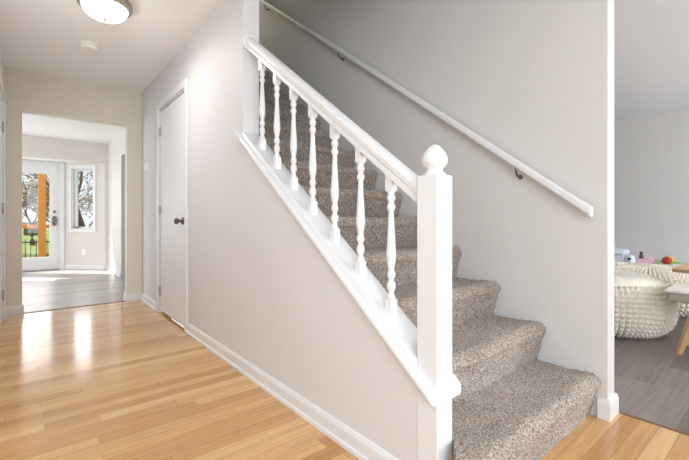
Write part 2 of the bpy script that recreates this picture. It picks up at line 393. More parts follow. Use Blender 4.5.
def box_board(name, label, boxes, h=0.09):
    """baseboard of plain runs (x0,x1,y0,y1) that may wrap a corner: board, thinner top lip"""
    bm = bmesh.new()
    for (x0, x1, y0, y1, sx0, sx1, sy0, sy1) in boxes:
        # s*: which sides stand proud of the wall and take the lip
        e = 0.007
        lo = [bm.verts.new(v) for v in ((x0, y0, 0), (x1, y0, 0), (x1, y1, 0), (x0, y1, 0))]
        md = [bm.verts.new((v.co.x, v.co.y, h - 0.022)) for v in lo]
        X0, X1, Y0, Y1_ = x0 + e * sx0, x1 - e * sx1, y0 + e * sy0, y1 - e * sy1
        hi = [bm.verts.new(v) for v in ((X0, Y0, h), (X1, Y0, h), (X1, Y1_, h), (X0, Y1_, h))]
        for A, B in ((lo, md), (md, hi)):
            for k in range(4): bm.faces.new((A[k], A[(k + 1) % 4], B[(k + 1) % 4], B[k]))
        bm.faces.new(list(reversed(lo))); bm.faces.new(hi)
    return tag(obj(name, bm, TRIM), label, 'baseboard', kind='structure')
box_board('baseboard_back', 'white baseboard wrapping the end of the stair wall', [(XB - 0.015, XB2 + 0.015, 0.577, 0.63, 1, 1, 1, 0), (XB2 + 0.001, XB2 + 0.0145, 0.63, 4.6, 0, 1, 0, 0)], h=0.098)
box_board('baseboard_end', 'white baseboard on the hall end wall beside the opening',
          [(XL, -0.052, YEND - 0.014, YEND + 0.12, 0, 1, 1, 0), (0.850, XW - 0.013, YEND - 0.0145, YEND + 0.12, 1, 0, 1, 0)])
board('baseboard_dining', 'white baseboard around the bay of the far room',
      [((1.096, 8.5), (1.15, 8.5), -1), ((BA.x, BA.y), (BB.x, BB.y), -1), ((1.15, 7.16), (1.15, 8.5), 1), ((-2.6, 8.5), (-1.30, 8.5), -1)])
board('baseboard_living', 'white baseboard of the room on the right', [((6.85, -2.6), (6.85, 4.6), 1)])

# ------------------------------------------------------------------ flush hall door
d1 = tag(empty('door_1', (XW, 3.38, 0)), 'white flush door with three hinges and a dark round knob in the right hall wall', 'door', kind='structure')
bm = bmesh.new(); box(bm, 0.004, 0.040, 0.003, 0.802, 0.022, 2.045)
obj('door_panel', bm, DOORP, d1, bevel=0.002)
bm = bmesh.new()
mt = Matrix.Translation((0, 0.055, 0.935)) @ rot_to((-1, 0, 0))
lathe(bm, [(0.033, -0.006), (0.033, 0.004), (0.028, 0.009), (0.012, 0.012), (0.011, 0.030), (0.018, 0.036), (0.026, 0.044), (0.0285, 0.054), (0.026, 0.064), (0.017, 0.070), (0.004, 0.072)], 24, mt)
obj('knob', bm, DKMETAL, d1, smooth=True)
for z in (0.22, 1.04, 1.84):
    bm = bmesh.new()
    lathe(bm, [(0.007, -0.045), (0.007, 0.045)], 10, Matrix.Translation((-0.006, 0.808, z)))
    box(bm, -0.002, 0.003, 0.775, 0.808, z - 0.045, z + 0.045)
    obj('hinge', bm, STEEL, d1)
def casing(name, label, wallx, side, y0, y1, ztop, w=0.062, t=0.016, jamb=0.11):
    """casing on a wall plane x=wallx facing side (-1: towards -X)"""
    bm = bmesh.new(); s = side
    xs = sorted((wallx, wallx + s * t))
    box(bm, xs[0], xs[1], y0 - w, y0, 0, ztop + w); box(bm, xs[0], xs[1], y1, y1 + w, 0, ztop + w); box(bm, xs[0], xs[1], y0, y1, ztop, ztop + w)
    js = sorted((wallx, wallx - s * jamb))
    box(bm, js[0], js[1], y0, y0 + 0.012, 0, ztop); box(bm, js[0], js[1], y1 - 0.012, y1, 0, ztop); box(bm, js[0], js[1], y0, y1, ztop - 0.012, ztop)
    return tag(obj(name, bm, TRIM, bevel=0.004), label, 'door casing', kind='structure')
casing('trim_3', 'white casing around the flush hall door', XW, -1, 3.352, 4.213, 2.068)
slab('floor_closet', 'floor inside the closet behind the hall door', XW2, 2.09, 3.3, 4.3, -0.05, 0, OAK)
# door in the left wall
d2 = tag(empty('door_2', (XL, 3.26, 0)), 'white door at the very left edge of the photo', 'door', kind='structure')
bm = bmesh.new(); box(bm, -0.045, -0.01, 0.005, 1.445, 0.02, 2.05)
obj('door_panel', bm, DOORP, d2, bevel=0.002)
for z in (0.25, 1.05, 1.80):
    bm = bmesh.new(); lathe(bm, [(0.007, -0.05), (0.007, 0.05)], 10, Matrix.Translation((0.004, 1.45, z)))
    obj('hinge', bm, STEEL, d2)
casing('trim_4', 'white casing at the left edge of the hall', XL, 1, 3.25, 4.72, 2.06)

# ------------------------------------------------------------------ carpeted staircase
st = tag(empty('staircase', (1.6, Y1, 0)), 'straight flight of stairs in speckled taupe carpet', 'stairs', kind='thing')
def step_mesh(i):
    """one carpeted step: riser leaning under a fat rounded nose, then a cushioned tread"""
    y = Y1 + RUN * (i - 1); z0 = RISE * (i - 1); z1 = RISE * i
    r = 0.046; run = RUN if i < 14 else 1.32
    prof = []; zb = z0 - (0.02 if i > 1 else 0); lean = 0.012 if i > 1 else 0.006
    z1 = z1 + (0.014 if i == 1 else 0.024)
    cy, cz = y - 0.034 + r * 0.9, z1 - r
    for k in range(10):
        t = k / 9; prof.append((y + lean - (lean + 0.028) * t ** 1.25, zb + (cz - 0.012 - zb) * t))
    for k in range(1, 14):
        a = math.radians(-14 + 104 * k / 13)            # round the fat nose to its top
        prof.append((cy - r * math.cos(a), cz + r * math.sin(a)))
    n = 18 if i < 14 else 60
    for k in range(1, n + 1):
        t = k / n; yy = cy + (run + 0.045) * t
        prof.append((yy, z1 - 0.010 * math.sin(PI * min(1, t * 0.9))))
    back = len(prof)
    prof.append((prof[-1][0], z1 - 0.12)); prof.append((y + 0.10, max(z0 - 0.03, 0.0)))
    if i == 1: prof[-2] = (prof[back - 1][0], 0.0)
    xs0 = 1.03 if i == 1 else XW2 + 0.001
    nx = int((XB - xs0) / 0.012) if i < 8 else int((XB - xs0) / 0.022)
    xs = [xs0 + (XB - 0.001 - xs0) * k / nx for k in range(nx + 1)]
    if i == 1:
        xs = sorted(xs + [1.1055, 1.1065])
    bm = bmesh.new(); rnd = random.Random(i); grid = []
    for ix, x in enumerate(xs):
        col = []
        for j, (py, pz) in enumerate(prof):
            dy = dz = 0
            edge = ix in (0, len(xs) - 1)
            if j < back and 0 < j:
                jit = 0.0032
                wob = 0.004 * math.sin(x * 9 + i * 1.7) + 0.003 * math.sin(x * 23 + i)
                dy = rnd.uniform(-jit, jit) + wob * (1 if j < 22 else 0.2); dz = rnd.uniform(-jit, jit) + (wob * 0.6 if j > 14 else 0)
            py2, pz2 = py + dy, max(pz + dz, 0.0)
            if i == 1 and x < 1.106: py2 = min(py2, NY0 - 0.002 - (NX1 + 0.002 - x) * 0.72)
            col.append(bm.verts.new((x - 1.6, py2 - Y1, pz2)))
        grid.append(col)
    k = len(prof)
    for a, b in zip(grid, grid[1:]):
        for j in range(k):
            bm.faces.new((a[j], a[(j + 1) % k], b[(j + 1) % k], b[j]))
    bm.faces.new(grid[0]); bm.faces.new(list(reversed(grid[-1])))
    return bm
for i in range(1, 15):
    o = obj('step', step_mesh(i), CARPET, st, smooth=True)
    if i == 1:
        md = o.modifiers.new('split', 'EDGE_SPLIT'); md.split_angle = math.radians(62)

# ------------------------------------------------------------------ balustrade
ba = tag(empty('stair_balustrade', (NX0 + 0.0425, NY0 + 0.0425, 0)), 'white wooden stair railing with newel post, seven turned balusters and sloping cap', 'stair railing', kind='thing')
BO = Vector((NX0 + 0.0425, NY0 + 0.0425, 0))
def bobj(name, bm, mat, parent=ba, **kw):
    bmesh.ops.translate(bm, vec=-BO, verts=bm.verts[:]); return obj(name, bm, mat, parent, **kw)
# newel post
bm = bmesh.new(); box(bm, NX0, NX1, NY0, NY1, 0, 1.094)
newel = bobj('newel_post', bm, TRIM, bevel=0.004, seg=2)
bm = bmesh.new()
fp = [(0.040, 1.092), (0.038, 1.098), (0.033, 1.103), (0.029, 1.107), (0.0275, 1.113), (0.029, 1.118), (0.034, 1.123), (0.0405, 1.130), (0.0435, 1.139), (0.044, 1.147), (0.042, 1.156),
      (0.0375, 1.167), (0.031, 1.178), (0.023, 1.188), (0.013, 1.196), (0.004, 1.200)]
lathe(bm, fp, 32, Matrix.Translation((BO.x, BO.y, 0)))
bobj('finial', bm, TRIM, newel, smooth=True)
# sloped cap on the knee wall: board, hall-side moulding, raised shoe
def slope_bar(bm, x0, x1, ya, yb, zf, h, sec=None):
    """bar following the slope between ya and yb; zf(y) underside; h vertical height; sec: optional (x,frac) outline"""
    sec = sec or [(x0, 0), (x1, 0), (x1, 1), (x0, 1)]
    a = [bm.verts.new((x, ya, zf(ya) + h * f)) for x, f in sec]; b = [bm.verts.new((x, yb, zf(yb) + h * f)) for x, f in sec]
    k = len(sec)
    for i in range(k): bm.faces.new((a[i], a[(i + 1) % k], b[(i + 1) % k], b[i]))
    bm.faces.new(list(reversed(a))); bm.faces.new(b)
bm = bmesh.new()
slope_bar(bm, 0.985, 1.162, NY0 - 0.004, YWE - 0.001, zcap, 0.048)
capo = bobj('cap_board', bm, TRIM, bevel=0.019, seg=4)
bm = bmesh.new()
slope_bar(bm, 0.984, XW - 0.001, YWE - 0.03, 2.29, zcap, 0.048)
bobj('cap_return', bm, TRIM, capo, bevel=0.008, seg=3)
bm = bmesh.new()
slope_bar(bm, 0, 0, NY1, YWE - 0.001, lambda y: zcap(y) + 0.047, 0.022, [(1.010, 0), (1.124, 0), (1.116, 1), (1.018, 1)])
bobj('shoe_rail', bm, TRIM, bevel=0.003)
# handrail
XC = 1.066
def zrail(y): return 1.112 + 0.7475 * (y - 1.009)
bm = bmesh.new()
sec = [(XC - 0.026, 0.0), (XC + 0.026, 0.0), (XC + 0.026, 0.26), (XC + 0.0235, 0.33), (XC + 0.031, 0.44), (XC + 0.033, 0.68), (XC + 0.027, 0.86), (XC + 0.014, 0.97), (XC, 1.0),
       (XC - 0.014, 0.97), (XC - 0.027, 0.86), (XC - 0.033, 0.68), (XC - 0.031, 0.44), (XC - 0.0235, 0.33), (XC - 0.026, 0.26)]
slope_bar(bm, 0, 0, NY1 - 0.002, YWE - 0.016, zrail, 0.082, sec)
rail = bobj('handrail', bm, TRIM)
bm = bmesh.new()
lathe(bm, [(0.058, 0), (0.058, 0.010), (0.053, 0.016), (0.044, 0.019), (0.03, 0.02)], 32, Matrix.Translation((XC, YWE, zrail(YWE) + 0.038)) @ rot_to((0, -1, 0)))
bobj('rosette', bm, TRIM, rail, smooth=False, bevel=0.0)
# balusters: square foot and head, beads, long vase between them
def baluster():
    y0 = 1.009; zb, zt = zcap(y0) + 0.062, zrail(y0) + 0.004
    bm = bmesh.new(); s = 0.0165
    def sq(za0, zb0, slope_bottom, slope_top):
        vs = box(bm, -s, s, -s, s, za0, zb0)
        for v in vs:
            low = abs(v.co.z - za0) < 1e-6
            if low and slope_bottom: v.co.z += SL * v.co.y
            if (not low) and slope_top: v.co.z += 0.7475 * v.co.y
    H = zt - zb
    sq(zb, zb + 0.060, True, False); sq(zt - 0.062, zt, False, True)
    a, b = zb + 0.060, zt - 0.062; L = b - a
    pr = [(0.0165, 0), (0.0165, 0.006), (0.012, 0.014), (0.0105, 0.022), (0.0155, 0.030), (0.0175, 0.040), (0.0155, 0.050), (0.0105, 0.056), (0.0105, 0.064), (0.0155, 0.070), (0.0165, 0.077), (0.0150, 0.084), (0.0112, 0.090), (0.0112, 0.096)]
    top = [(0.0100, -0.082), (0.0108, -0.076), (0.0150, -0.070), (0.0165, -0.062), (0.0150, -0.054), (0.0105, -0.048), (0.0105, -0.040), (0.0150, -0.034), (0.0170, -0.026), (0.0150, -0.018), (0.0112, -0.012), (0.0165, -0.004), (0.0165, 0)]
    prof = [(r, a + z * 1.2) for r, z in pr]
    v0, v1 = a + 0.096 * 1.2, b - 0.082
    for k in range(1, 16):
        t = k / 16; u = t
        # swells quickly above the foot beads, then thins steadily to the neck
        r = 0.0112 + 0.0098 * math.sin(PI * min(1, u / 0.5) / 2) if u < 0.25 else 0.0100 + 0.0090 * (1 - ((u - 0.25) / 0.75)) ** 1.15 + 0.0
        if u < 0.25: r = 0.0112 + (0.0190 - 0.0112) * math.sin(PI / 2 * u / 0.25)
        prof.append((r, v0 + (v1 - v0) * t))
    prof += [(r, b + z) for r, z in top]
    lathe(bm, prof, 18)
    bmesh.ops.translate(bm, vec=Vector((XC, y0, 0)), verts=bm.verts[:])
    return bm
b0 = bobj('baluster', baluster(), TRIM)
for p in b0.data.polygons: p.use_smooth = len(p.vertices) == 4 and p.area < 0.0004
for k in range(1, 7):
    c = b0.copy(); COL.objects.link(c); c.parent = ba
    c.location = (0, 0.1752 * k, 0.1752 * k * 0.7455)

# ------------------------------------------------------------------ wall handrail
hr = tag(empty('wall_handrail', (2.045, 0.64, 0.98)), 'long white handrail on dark brackets along the tall stair wall', 'handrail', kind='thing')
HO = Vector((2.045, 0.64, 0.98))
bm = bmesh.new()
def zw(y): return 0.958 + 0.7475 * (y - 0.64)
sec = [(2.030, 0), (2.060, 0), (2.066, 0.2), (2.067, 0.7), (2.060, 0.95), (2.045, 1.0), (2.030, 0.95), (2.023, 0.7), (2.024, 0.2)]
slope_bar(bm, 0, 0, 0.64, 4.55, zw, 0.050, sec)
bmesh.ops.translate(bm, vec=-HO, verts=bm.verts[:])
obj('rail', bm, TRIM, hr)
def bracket(y):
    bm = bmesh.new()
    z = zw(y)
    lathe(bm, [(0.013, 0), (0.013, 0.004), (0.008, 0.007)], 16, Matrix.Translation((XB, y, z - 0.05)) @ rot_to((-1, 0, 0)))
    tube(bm, [(XB - 0.005, y, z - 0.05), (XB - 0.025, y, z - 0.052), (XB - 0.045, y, z - 0.040), (XB - 0.055, y, z - 0.018), (XB - 0.055, y, z + 0.002)], 0.0045, 8)
    bmesh.ops.translate(bm, vec=-HO, verts=bm.verts[:])
    o = obj('bracket', bm, DKMETAL, hr, smooth=True); o['label'] = 'dark metal bracket'
for y in (1.005, 2.56, 3.90): bracket(y)

# ------------------------------------------------------------------ ceiling lamp, smoke alarm, thermostat
lp = tag(empty('ceiling_lamp', (0.395, 3.06, CZ)), 'lit flush ceiling lamp, frosted bowl in a brushed metal ring', 'ceiling light')
bm = bmesh.new()
lathe(bm, [(0.150, 0), (0.176, -0.002), (0.186, -0.012), (0.187, -0.030), (0.180, -0.046), (0.168, -0.054), (0.154, -0.056), (0.150, -0.04)], 48)
obj('metal_ring', bm, NICKEL, lp, smooth=True)
bm = bmesh.new()
lathe(bm, [(0.154, -0.050), (0.152, -0.062), (0.143, -0.080), (0.125, -0.098), (0.098, -0.112), (0.066, -0.121), (0.030, -0.126), (0.004, -0.127)], 48)
obj('glass_bowl', bm, LAMPGLASS, lp, smooth=True)
bm = bmesh.new()
lathe(bm, [(0.005, -0.124), (0.016, -0.126), (0.015, -0.131), (0.008, -0.136), (0.009, -0.142), (0.004, -0.148)], 16)
obj('finial', bm, NICKEL, lp, smooth=True)
lp.scale = (0.89, 0.89, 1.0)
light('lamp_bulb', 'AREA', (0.395, 3.06, 2.305), (0, 0, -1), shape='DISK', size=0.30, energy=8.5, color=(1.0, 0.98, 0.95))
sm = tag(empty('smoke_alarm', (0.388, 3.92, CZ)), 'small round white smoke alarm on the hall ceiling', 'smoke alarm')
bm = bmesh.new(); lathe(bm, [(0.074, 0), (0.074, -0.010), (0.070, -0.012)], 36)
obj('mounting_plate', bm, PLASTIC, sm)
bm = bmesh.new(); lathe(bm, [(0.062, -0.012), (0.064, -0.018), (0.064, -0.034), (0.056, -0.042), (0.030, -0.045), (0.004, -0.045)], 36)
obj('alarm_body', bm, PLASTIC, sm, bevel=0.002)
th = tag(empty('thermostat', (XW, 4.72, 1.545)), 'small white thermostat on the hall wall left of the flush door', 'thermostat')
bm = bmesh.new(); box(bm, -0.006, 0, -0.062, 0.062, -0.045, 0.045); obj('back_plate', bm, PLASTIC, th, bevel=0.004)
bm = bmesh.new(); box(bm, -0.026, -0.005, -0.055, 0.055, -0.038, 0.038); obj('cover', bm, PLASTIC, th, bevel=0.006)

# ------------------------------------------------------------------ far room: patio door, bay window, outlet
d3 = tag(empty('door_3', (-0.51, 9.0, 0)), 'white glazed patio door in the far bay, trees and a wooden post outside', 'door', kind='structure')
bm = bmesh.new()
panel(bm, (-0.026, 0.03), (0.941, 0.03), 0.044, 0.02, 2.012, holes=[(0.146, 0.813, 0.25, 1.80)])
obj('door_panel', bm, TRIM, d3, bevel=0.004)
bm = bmesh.new(); box(bm, 0.12, 0.787, 0.047, 0.053, 0.25, 1.80); obj('pane', bm, GLASS, d3)
bm = bmesh.new(); box(bm, -0.03, 0.94, -0.01, 0.12, 0.0, 0.022); obj('sill', bm, STEEL, d3, bevel=0.003)
bm = bmesh.new()
lathe(bm, [(0.026, 0), (0.026, 0.008), (0.015, 0.014)], 16, Matrix.Translation((0.859, 0.03, 1.10)) @ rot_to((0, -1, 0)))
obj('deadbolt', bm, DKMETAL, d3)
bm = bmesh.new(); box(bm, 0.845, 0.873, 0.024, 0.032, 0.85, 1.00)
tube(bm, [(0.859 + 0.030 * math.cos(2 * PI * k / 20), 0.010, 0.925 + 0.085 * math.sin(2 * PI * k / 20)) for k in range(21)], 0.010, 8)
for z in (0.86, 0.99): tube(bm, [(0.859, 0.03, z), (0.859, 0.008, z)], 0.008, 8)
obj('handle', bm, DKMETAL, d3)
bm = bmesh.new()
for (x0, x1, z0, z1) in ((-0.62, -0.535, 0, 2.03), (0.425, 0.50, 0, 2.03)): box(bm, x0, x1, 8.982, 9.0, z0, z1)
box(bm, -0.535, 0.425, 8.982, 9.0, 2.003, 2.03)
tag(obj('trim_5', bm, TRIM, bevel=0.003), 'white casing around the patio door', 'door casing', kind='structure')

def casement(name, label, p0, ang, w0, w1, z0, z1):
    """casement window: casing, jamb frame, sash with a pane, crank; local X along the wall, +Y outwards"""
    r = tag(empty(name, (p0[0], p0[1], 0), ang), label, 'window', kind='structure')
    bm = bmesh.new(); c = 0.055
    panel(bm, (w0 - c, -0.016), (w1 + c, -0.016), 0.018, z0 - c, z1 + c, holes=[(c, c + w1 - w0, z0, z1)])
    obj('window_casing', bm, TRIM, r, bevel=0.003)
    bm = bmesh.new()
    panel(bm, (w0, 0.002), (w1, 0.002), 0.118, z0, z1, holes=[(0.012, w1 - w0 - 0.012, z0 + 0.012, z1 - 0.012)])
    obj('window_frame', bm, TRIM, r)
    bm = bmesh.new()
    panel(bm, (w0 + 0.013, 0.06), (w1 - 0.013, 0.06), 0.04, z0 + 0.013, z1 - 0.013, holes=[(0.045, w1 - w0 - 0.026 - 0.04, z0 + 0.045, z1 - 0.045)])
    s = obj('sash', bm, TRIM, r, bevel=0.003)
    bm = bmesh.new(); box(bm, w0 + 0.05, w1 - 0.05, 0.078, 0.082, z0 + 0.05, z1 - 0.05); obj('pane', bm, GLASS, s)
    bm = bmesh.new(); tube(bm, [(w0 + 0.06, 0.03, z0 + 0.012), (w0 + 0.06, 0.02, z0 + 0.03), (w0 + 0.10, 0.0, z0 + 0.035), (w0 + 0.15, -0.005, z0 + 0.03)], 0.009, 8)
    box(bm, w0 + 0.03, w0 + 0.10, 0.012, 0.05, z0 + 0.010, z0 + 0.028)
    obj('crank', bm, DKMETAL, r)
    return r
casement('window_1', 'narrow white casement window beside the patio door with a tree trunk outside', BA, math.atan2(BD.y, BD.x), 0.125, 0.54, 0.77, 1.93)
casement('window_2', 'matching casement window left of the patio door, out of view', (-1.314, 8.5), math.atan2(0.5, 0.584), 0.20, 0.62, 0.77, 1.93)
ot = tag(empty('wall_outlet', (BA.x + BD.x * 0.36, BA.y + BD.y * 0.36, 0.33), math.atan2(BD.y, BD.x)), 'small white electrical outlet below the far casement window', 'outlet')
bm = bmesh.new(); box(bm, -0.036, 0.036, -0.006, 0, -0.057, 0.057); obj('cover_plate', bm, PLASTIC, ot, bevel=0.002)
for z in (-0.022, 0.022):
    bm = bmesh.new(); box(bm, -0.016, 0.016, -0.009, -0.005, z - 0.014, z + 0.014); obj('socket', bm, PLASTIC, ot, bevel=0.002)

# windows behind the viewer
def plain_window(name, label, loc, ang, w, z0, z1):
    r = tag(empty(name, loc, ang), label, 'window', kind='structure')
    bm = bmesh.new(); panel(bm, (0, -0.07), (w, -0.07), 0.05, z0, z1, holes=[(0.06, w / 2 - 0.03, z0 + 0.06, z1 - 0.06), (w / 2 + 0.03, w - 0.06, z0 + 0.06, z1 - 0.06)])
    obj('window_frame', bm, TRIM, r)
    for a, b in ((0.06, w / 2 - 0.03), (w / 2 + 0.03, w - 0.06)):
        bm = bmesh.new(); box(bm, a, b, -0.05, -0.045, z0 + 0.06, z1 - 0.06); obj('pane', bm, GLASS, r)
plain_window('window_3', 'entry window behind the viewer', (-1.75, -2.6, 0), 0, 2.0, 0.4, 2.3)
plain_window('window_4', 'wide front window of the room on the right, out of view', (3.1, -2.6, 0), 0, 3.0, 0.7, 2.2)
plain_window('window_5', 'side window left of the viewer', (-1.8, 0.0, 0), -PI / 2, 1.8, 0.5, 2.25)
plain_window('window_6', 'left window of the far room, out of view', (-2.6, 7.81, 0), -PI / 2, 1.8, 0.65, 2.15)

# ------------------------------------------------------------------ outside
slab('ground', 'sunny green lawn outside the patio door', -40, 40, 9.2, 70, -0.5, -0.35, GRASS, 'lawn')
dp = tag(empty('deck_post', (0.20, 11.0, -0.35)), 'square orange cedar post outside the patio door', 'post')
bm = bmesh.new(); box(bm, -0.07, 0.07, -0.07, 0.07, 0, 3.2); obj('shaft', bm, CEDAR, dp, bevel=0.006)
bm = bmesh.new(); box(bm, -0.10, 0.10, -0.10, 0.10, 0, 0.14); obj('base_block', bm, CEDAR, dp, bevel=0.006)
bm = bmesh.new(); box(bm, -1.6, 0.62, 11.075, 11.15, 0.755, 0.835)
tag(obj('deck_rail', bm, CEDAR, bevel=0.005), 'horizontal orange cedar rail crossing the post outside', 'rail')
fe = tag(empty('yard_fence', (0, 14.5, -0.35)), 'low black metal fence across the lawn', 'fence')
bm = bmesh.new()
for z in (0.12, 0.62): box(bm, -4, 6, -0.015, 0.015, z, z + 0.03)
obj('fence_rail', bm, BLACKM, fe)
bm = bmesh.new()
for k in range(80): box(bm, -4 + k * 0.125, -4 + k * 0.125 + 0.016, -0.008, 0.008, 0.02, 0.72)
obj('picket', bm, BLACKM, fe)['kind'] = 'stuff'
sh = tag(empty('garden_shed', (0.15, 42, -0.35)), 'small brown shed at the far side of the lawn', 'shed')
bm = bmesh.new(); box(bm, -0.6, 0.6, -0.6, 0.6, 0, 0.8); obj('shed_wall', bm, SHED, sh)
bm = bmesh.new()
vs = [(-.7, -.7, .8), (.7, -.7, .8), (.7, .7, .8), (-.7, .7, .8), (-.7, 0, 1.1), (.7, 0, 1.1)]
vv = [bm.verts.new(v) for v in vs]
for f in ((0, 1, 5, 4), (2, 3, 4, 5), (0, 4, 3), (1, 2, 5), (0, 3, 2, 1)): bm.faces.new([vv[i] for i in f])
obj('shed_roof', bm, BARK, sh)

def tree(loc, h, r, seed, label, lean=(0, 0), leaves=160, spread=1.0, first=0.30, depth0=5, cat='tree'):
    rnd = random.Random(seed)
    t = tag(empty('tree', loc), label, cat, group='bare trees beyond the lawn')
    bm = bmesh.new(); tips = []
    def grow(p, d, L, rad, depth):
        pts = [p]; dd = d.copy()
        for _ in range(4):
            dd = (dd + Vector((rnd.uniform(-.2, .2), rnd.uniform(-.2, .2), rnd.uniform(-.06, .12)))).normalized()
            pts.append(pts[-1] + dd * L / 4)
        end = max(rad * 0.62, 0.006)
        tube(bm, pts, [rad + (end - rad) * k / 4 for k in range(5)], 7 if depth > 2 else 4)
        if depth == 0: tips.append(pts[-1]); tips.append(pts[2]); return
        for k in range(3 if depth > 3 else 4 if depth > 1 else 3):
            a = rnd.uniform(0, 2 * PI); q = rnd.uniform(0.45, 1.0) * spread
            nd = (dd + Vector((math.cos(a) * q, math.sin(a) * q, rnd.uniform(-0.25, 0.4)))).normalized()
            at = pts[-1] if k == 0 else pts[rnd.choice((1, 2, 3, 4))]
            grow(at, nd, L * rnd.uniform(0.62, 0.82), end * rnd.uniform(0.5, 0.75), depth - 1)
    grow(Vector((0, 0, -0.1)), Vector((lean[0], lean[1], 1)).normalized(), h * first, r, depth0)
    obj('trunk', bm, BARK, t)
    if leaves:
        bm = bmesh.new()
        for _ in range(leaves * 8):
            p = rnd.choice(tips) + Vector((rnd.gauss(0, .25), rnd.gauss(0, .25), rnd.gauss(0, .22)))
            q = Vector((rnd.gauss(0, 1), rnd.gauss(0, 1), rnd.gauss(0, 1))).to_track_quat('Z', 'Y')
            w = rnd.uniform(0.03, 0.065)
            bm.faces.new([bm.verts.new(p + q @ Vector(c)) for c in ((-w, 0, 0), (0, -w * .6, 0), (w, 0, 0), (0, w * .6, 0))])
        obj('foliage', bm, LEAF, t)
    return t
TR = [((-0.45, 19, -.35), 5.0, 0.09, 3, 'low twiggy tree left of the orange post through the patio door', (0.05, 0), 110, 0.22),
      ((0.95, 21, -.35), 5.5, 0.10, 5, 'bare tree just right of the orange post', (-0.05, 0), 90, 0.22),
      ((0.10, 25, -.35), 6.0, 0.13, 8, 'tree directly behind the orange post', (0, 0), 140, 0.22),
      ((-1.3, 31, -.35), 7.0, 0.15, 21, 'farthest bare tree left of the post, near the shed', (0.1, 0), 140, 0.2),
      ((1.62, 17.0, -.35), 7.0, 0.17, 12, 'thick grey trunk seen through the narrow casement window', (-0.06, 0), 30, 0.30),
      ((2.9, 22, -.35), 5.5, 0.10, 15, 'bare tree right of the thick trunk at the casement window', (-0.1, 0), 110, 0.22),
      ((2.6, 33, -.35), 7.0, 0.13, 18, 'bare tree behind the thick trunk at the casement window', (0, 0), 150, 0.2)]
for p, h, r, sd, lb, ln, lv, fs in TR: tree(p, h, r, sd, lb, ln, lv, first=fs)

# ------------------------------------------------------------------ room on the right
def pouf(name, label, loc, R, Hh, rz, cols=70, rows=13, shoulder=0.80):
    """squat round pouf: chunky knit ribs in columns and rows up to the shoulder, plain gathered cloth above"""
    t = tag(empty(name, loc, rz), label, 'pouf', group='knitted floor poufs')
    # outline from foot to centre of the top, by arc length
    out = []
    for k in range(121):
        a = -PI / 2 + PI * k / 120
        c, q = math.cos(a), math.sin(a)
        out.append((R * (0.28 + 0.72 * abs(c) ** 0.55) if c > 0.02 else R * 0.28 * (k > 60 or 1), Hh / 2 + Hh / 2 * math.copysign(abs(q) ** 0.75, q)))
    out = [(r, max(z, 0.0)) for r, z in out]
    L = [0]
    for (r0, z0), (r1, z1) in zip(out, out[1:]): L.append(L[-1] + math.hypot(r1 - r0, z1 - z0))
    def at(f):
        d = f * L[-1]
        for k in range(len(L) - 1):
            if L[k + 1] >= d:
                u = (d - L[k]) / max(1e-9, L[k + 1] - L[k]); a, b = out[k], out[k + 1]
                nr, nz = b[1] - a[1], a[0] - b[0]; m = math.hypot(nr, nz) or 1
                return a[0] + (b[0] - a[0]) * u, a[1] + (b[1] - a[1]) * u, nr / m, nz / m
        return out[-1][0], out[-1][1], 0, 1
    bm = bmesh.new(); seg = cols * 6; nr_ = rows * 7; rings = []
    for j in range(nr_ + 1):
        f = shoulder * j / nr_; r, z, n0, n1 = at(f); ring = []
        for k in range(seg):
            a = 2 * PI * k / seg
            row = j / 7; wob = 0.12 * math.sin(5 * a) + 0.08 * math.sin(11 * a + 1)
            colb = abs(math.sin(PI * k / 6)); rowb = abs(math.sin(PI * (row + wob)))
            b = (0.35 + 0.65 * rowb ** 0.7) * colb ** 0.8
            d = 0.046 * b - 0.024 + 0.006 * math.sin(3 * a + 1.0)
            ring.append(bm.verts.new(((r + d * n0) * math.cos(a), (r + d * n0) * math.sin(a), max(0.001, z + d * n1))))
        rings.append(ring)
    for a_, b_ in zip(rings, rings[1:]):
        for k in range(seg): bm.faces.new((a_[k], a_[(k + 1) % seg], b_[(k + 1) % seg], b_[k]))
    bm.faces.new(list(reversed(rings[0])))
    obj('knitted_side', bm, KNIT, t, smooth=True)
    bm = bmesh.new(); rings = []
    for j in range(21):
        f = shoulder - 0.01 + (1.0 - shoulder + 0.01) * j / 20; r, z, n0, n1 = at(f)
        if j == 20: r = 0.004
        elif j > 14: r = r * (20 - j) / 6 if r < R * 0.4 else r
        rings.append([bm.verts.new((r * math.cos(2 * PI * k / 96), r * math.sin(2 * PI * k / 96), z + 0.002 + 0.004 * math.sin(24 * 2 * PI * k / 96) * math.sin(PI * j / 20))) for k in range(96)])
    for a_, b_ in zip(rings, rings[1:]):
        for k in range(96): bm.faces.new((a_[k], a_[(k + 1) % 96], b_[(k + 1) % 96], b_[k]))
    bm.faces.new(rings[-1])
    obj('cloth_top', bm, KNIT_TOP, t, smooth=True)
    return t
pouf('knitted_pouf', 'cream chunky knit pouf nearest the white wall end, standing on the grey floor', (3.92, 1.115, 0), 0.46, 0.48, 0.2, rows=18, shoulder=0.71)
pouf('knitted_pouf', 'second cream knit pouf, behind the nearer one and under the toys', (5.10, 1.05, 0), 0.52, 0.44, 0.9, cols=76, rows=22, shoulder=0.88)

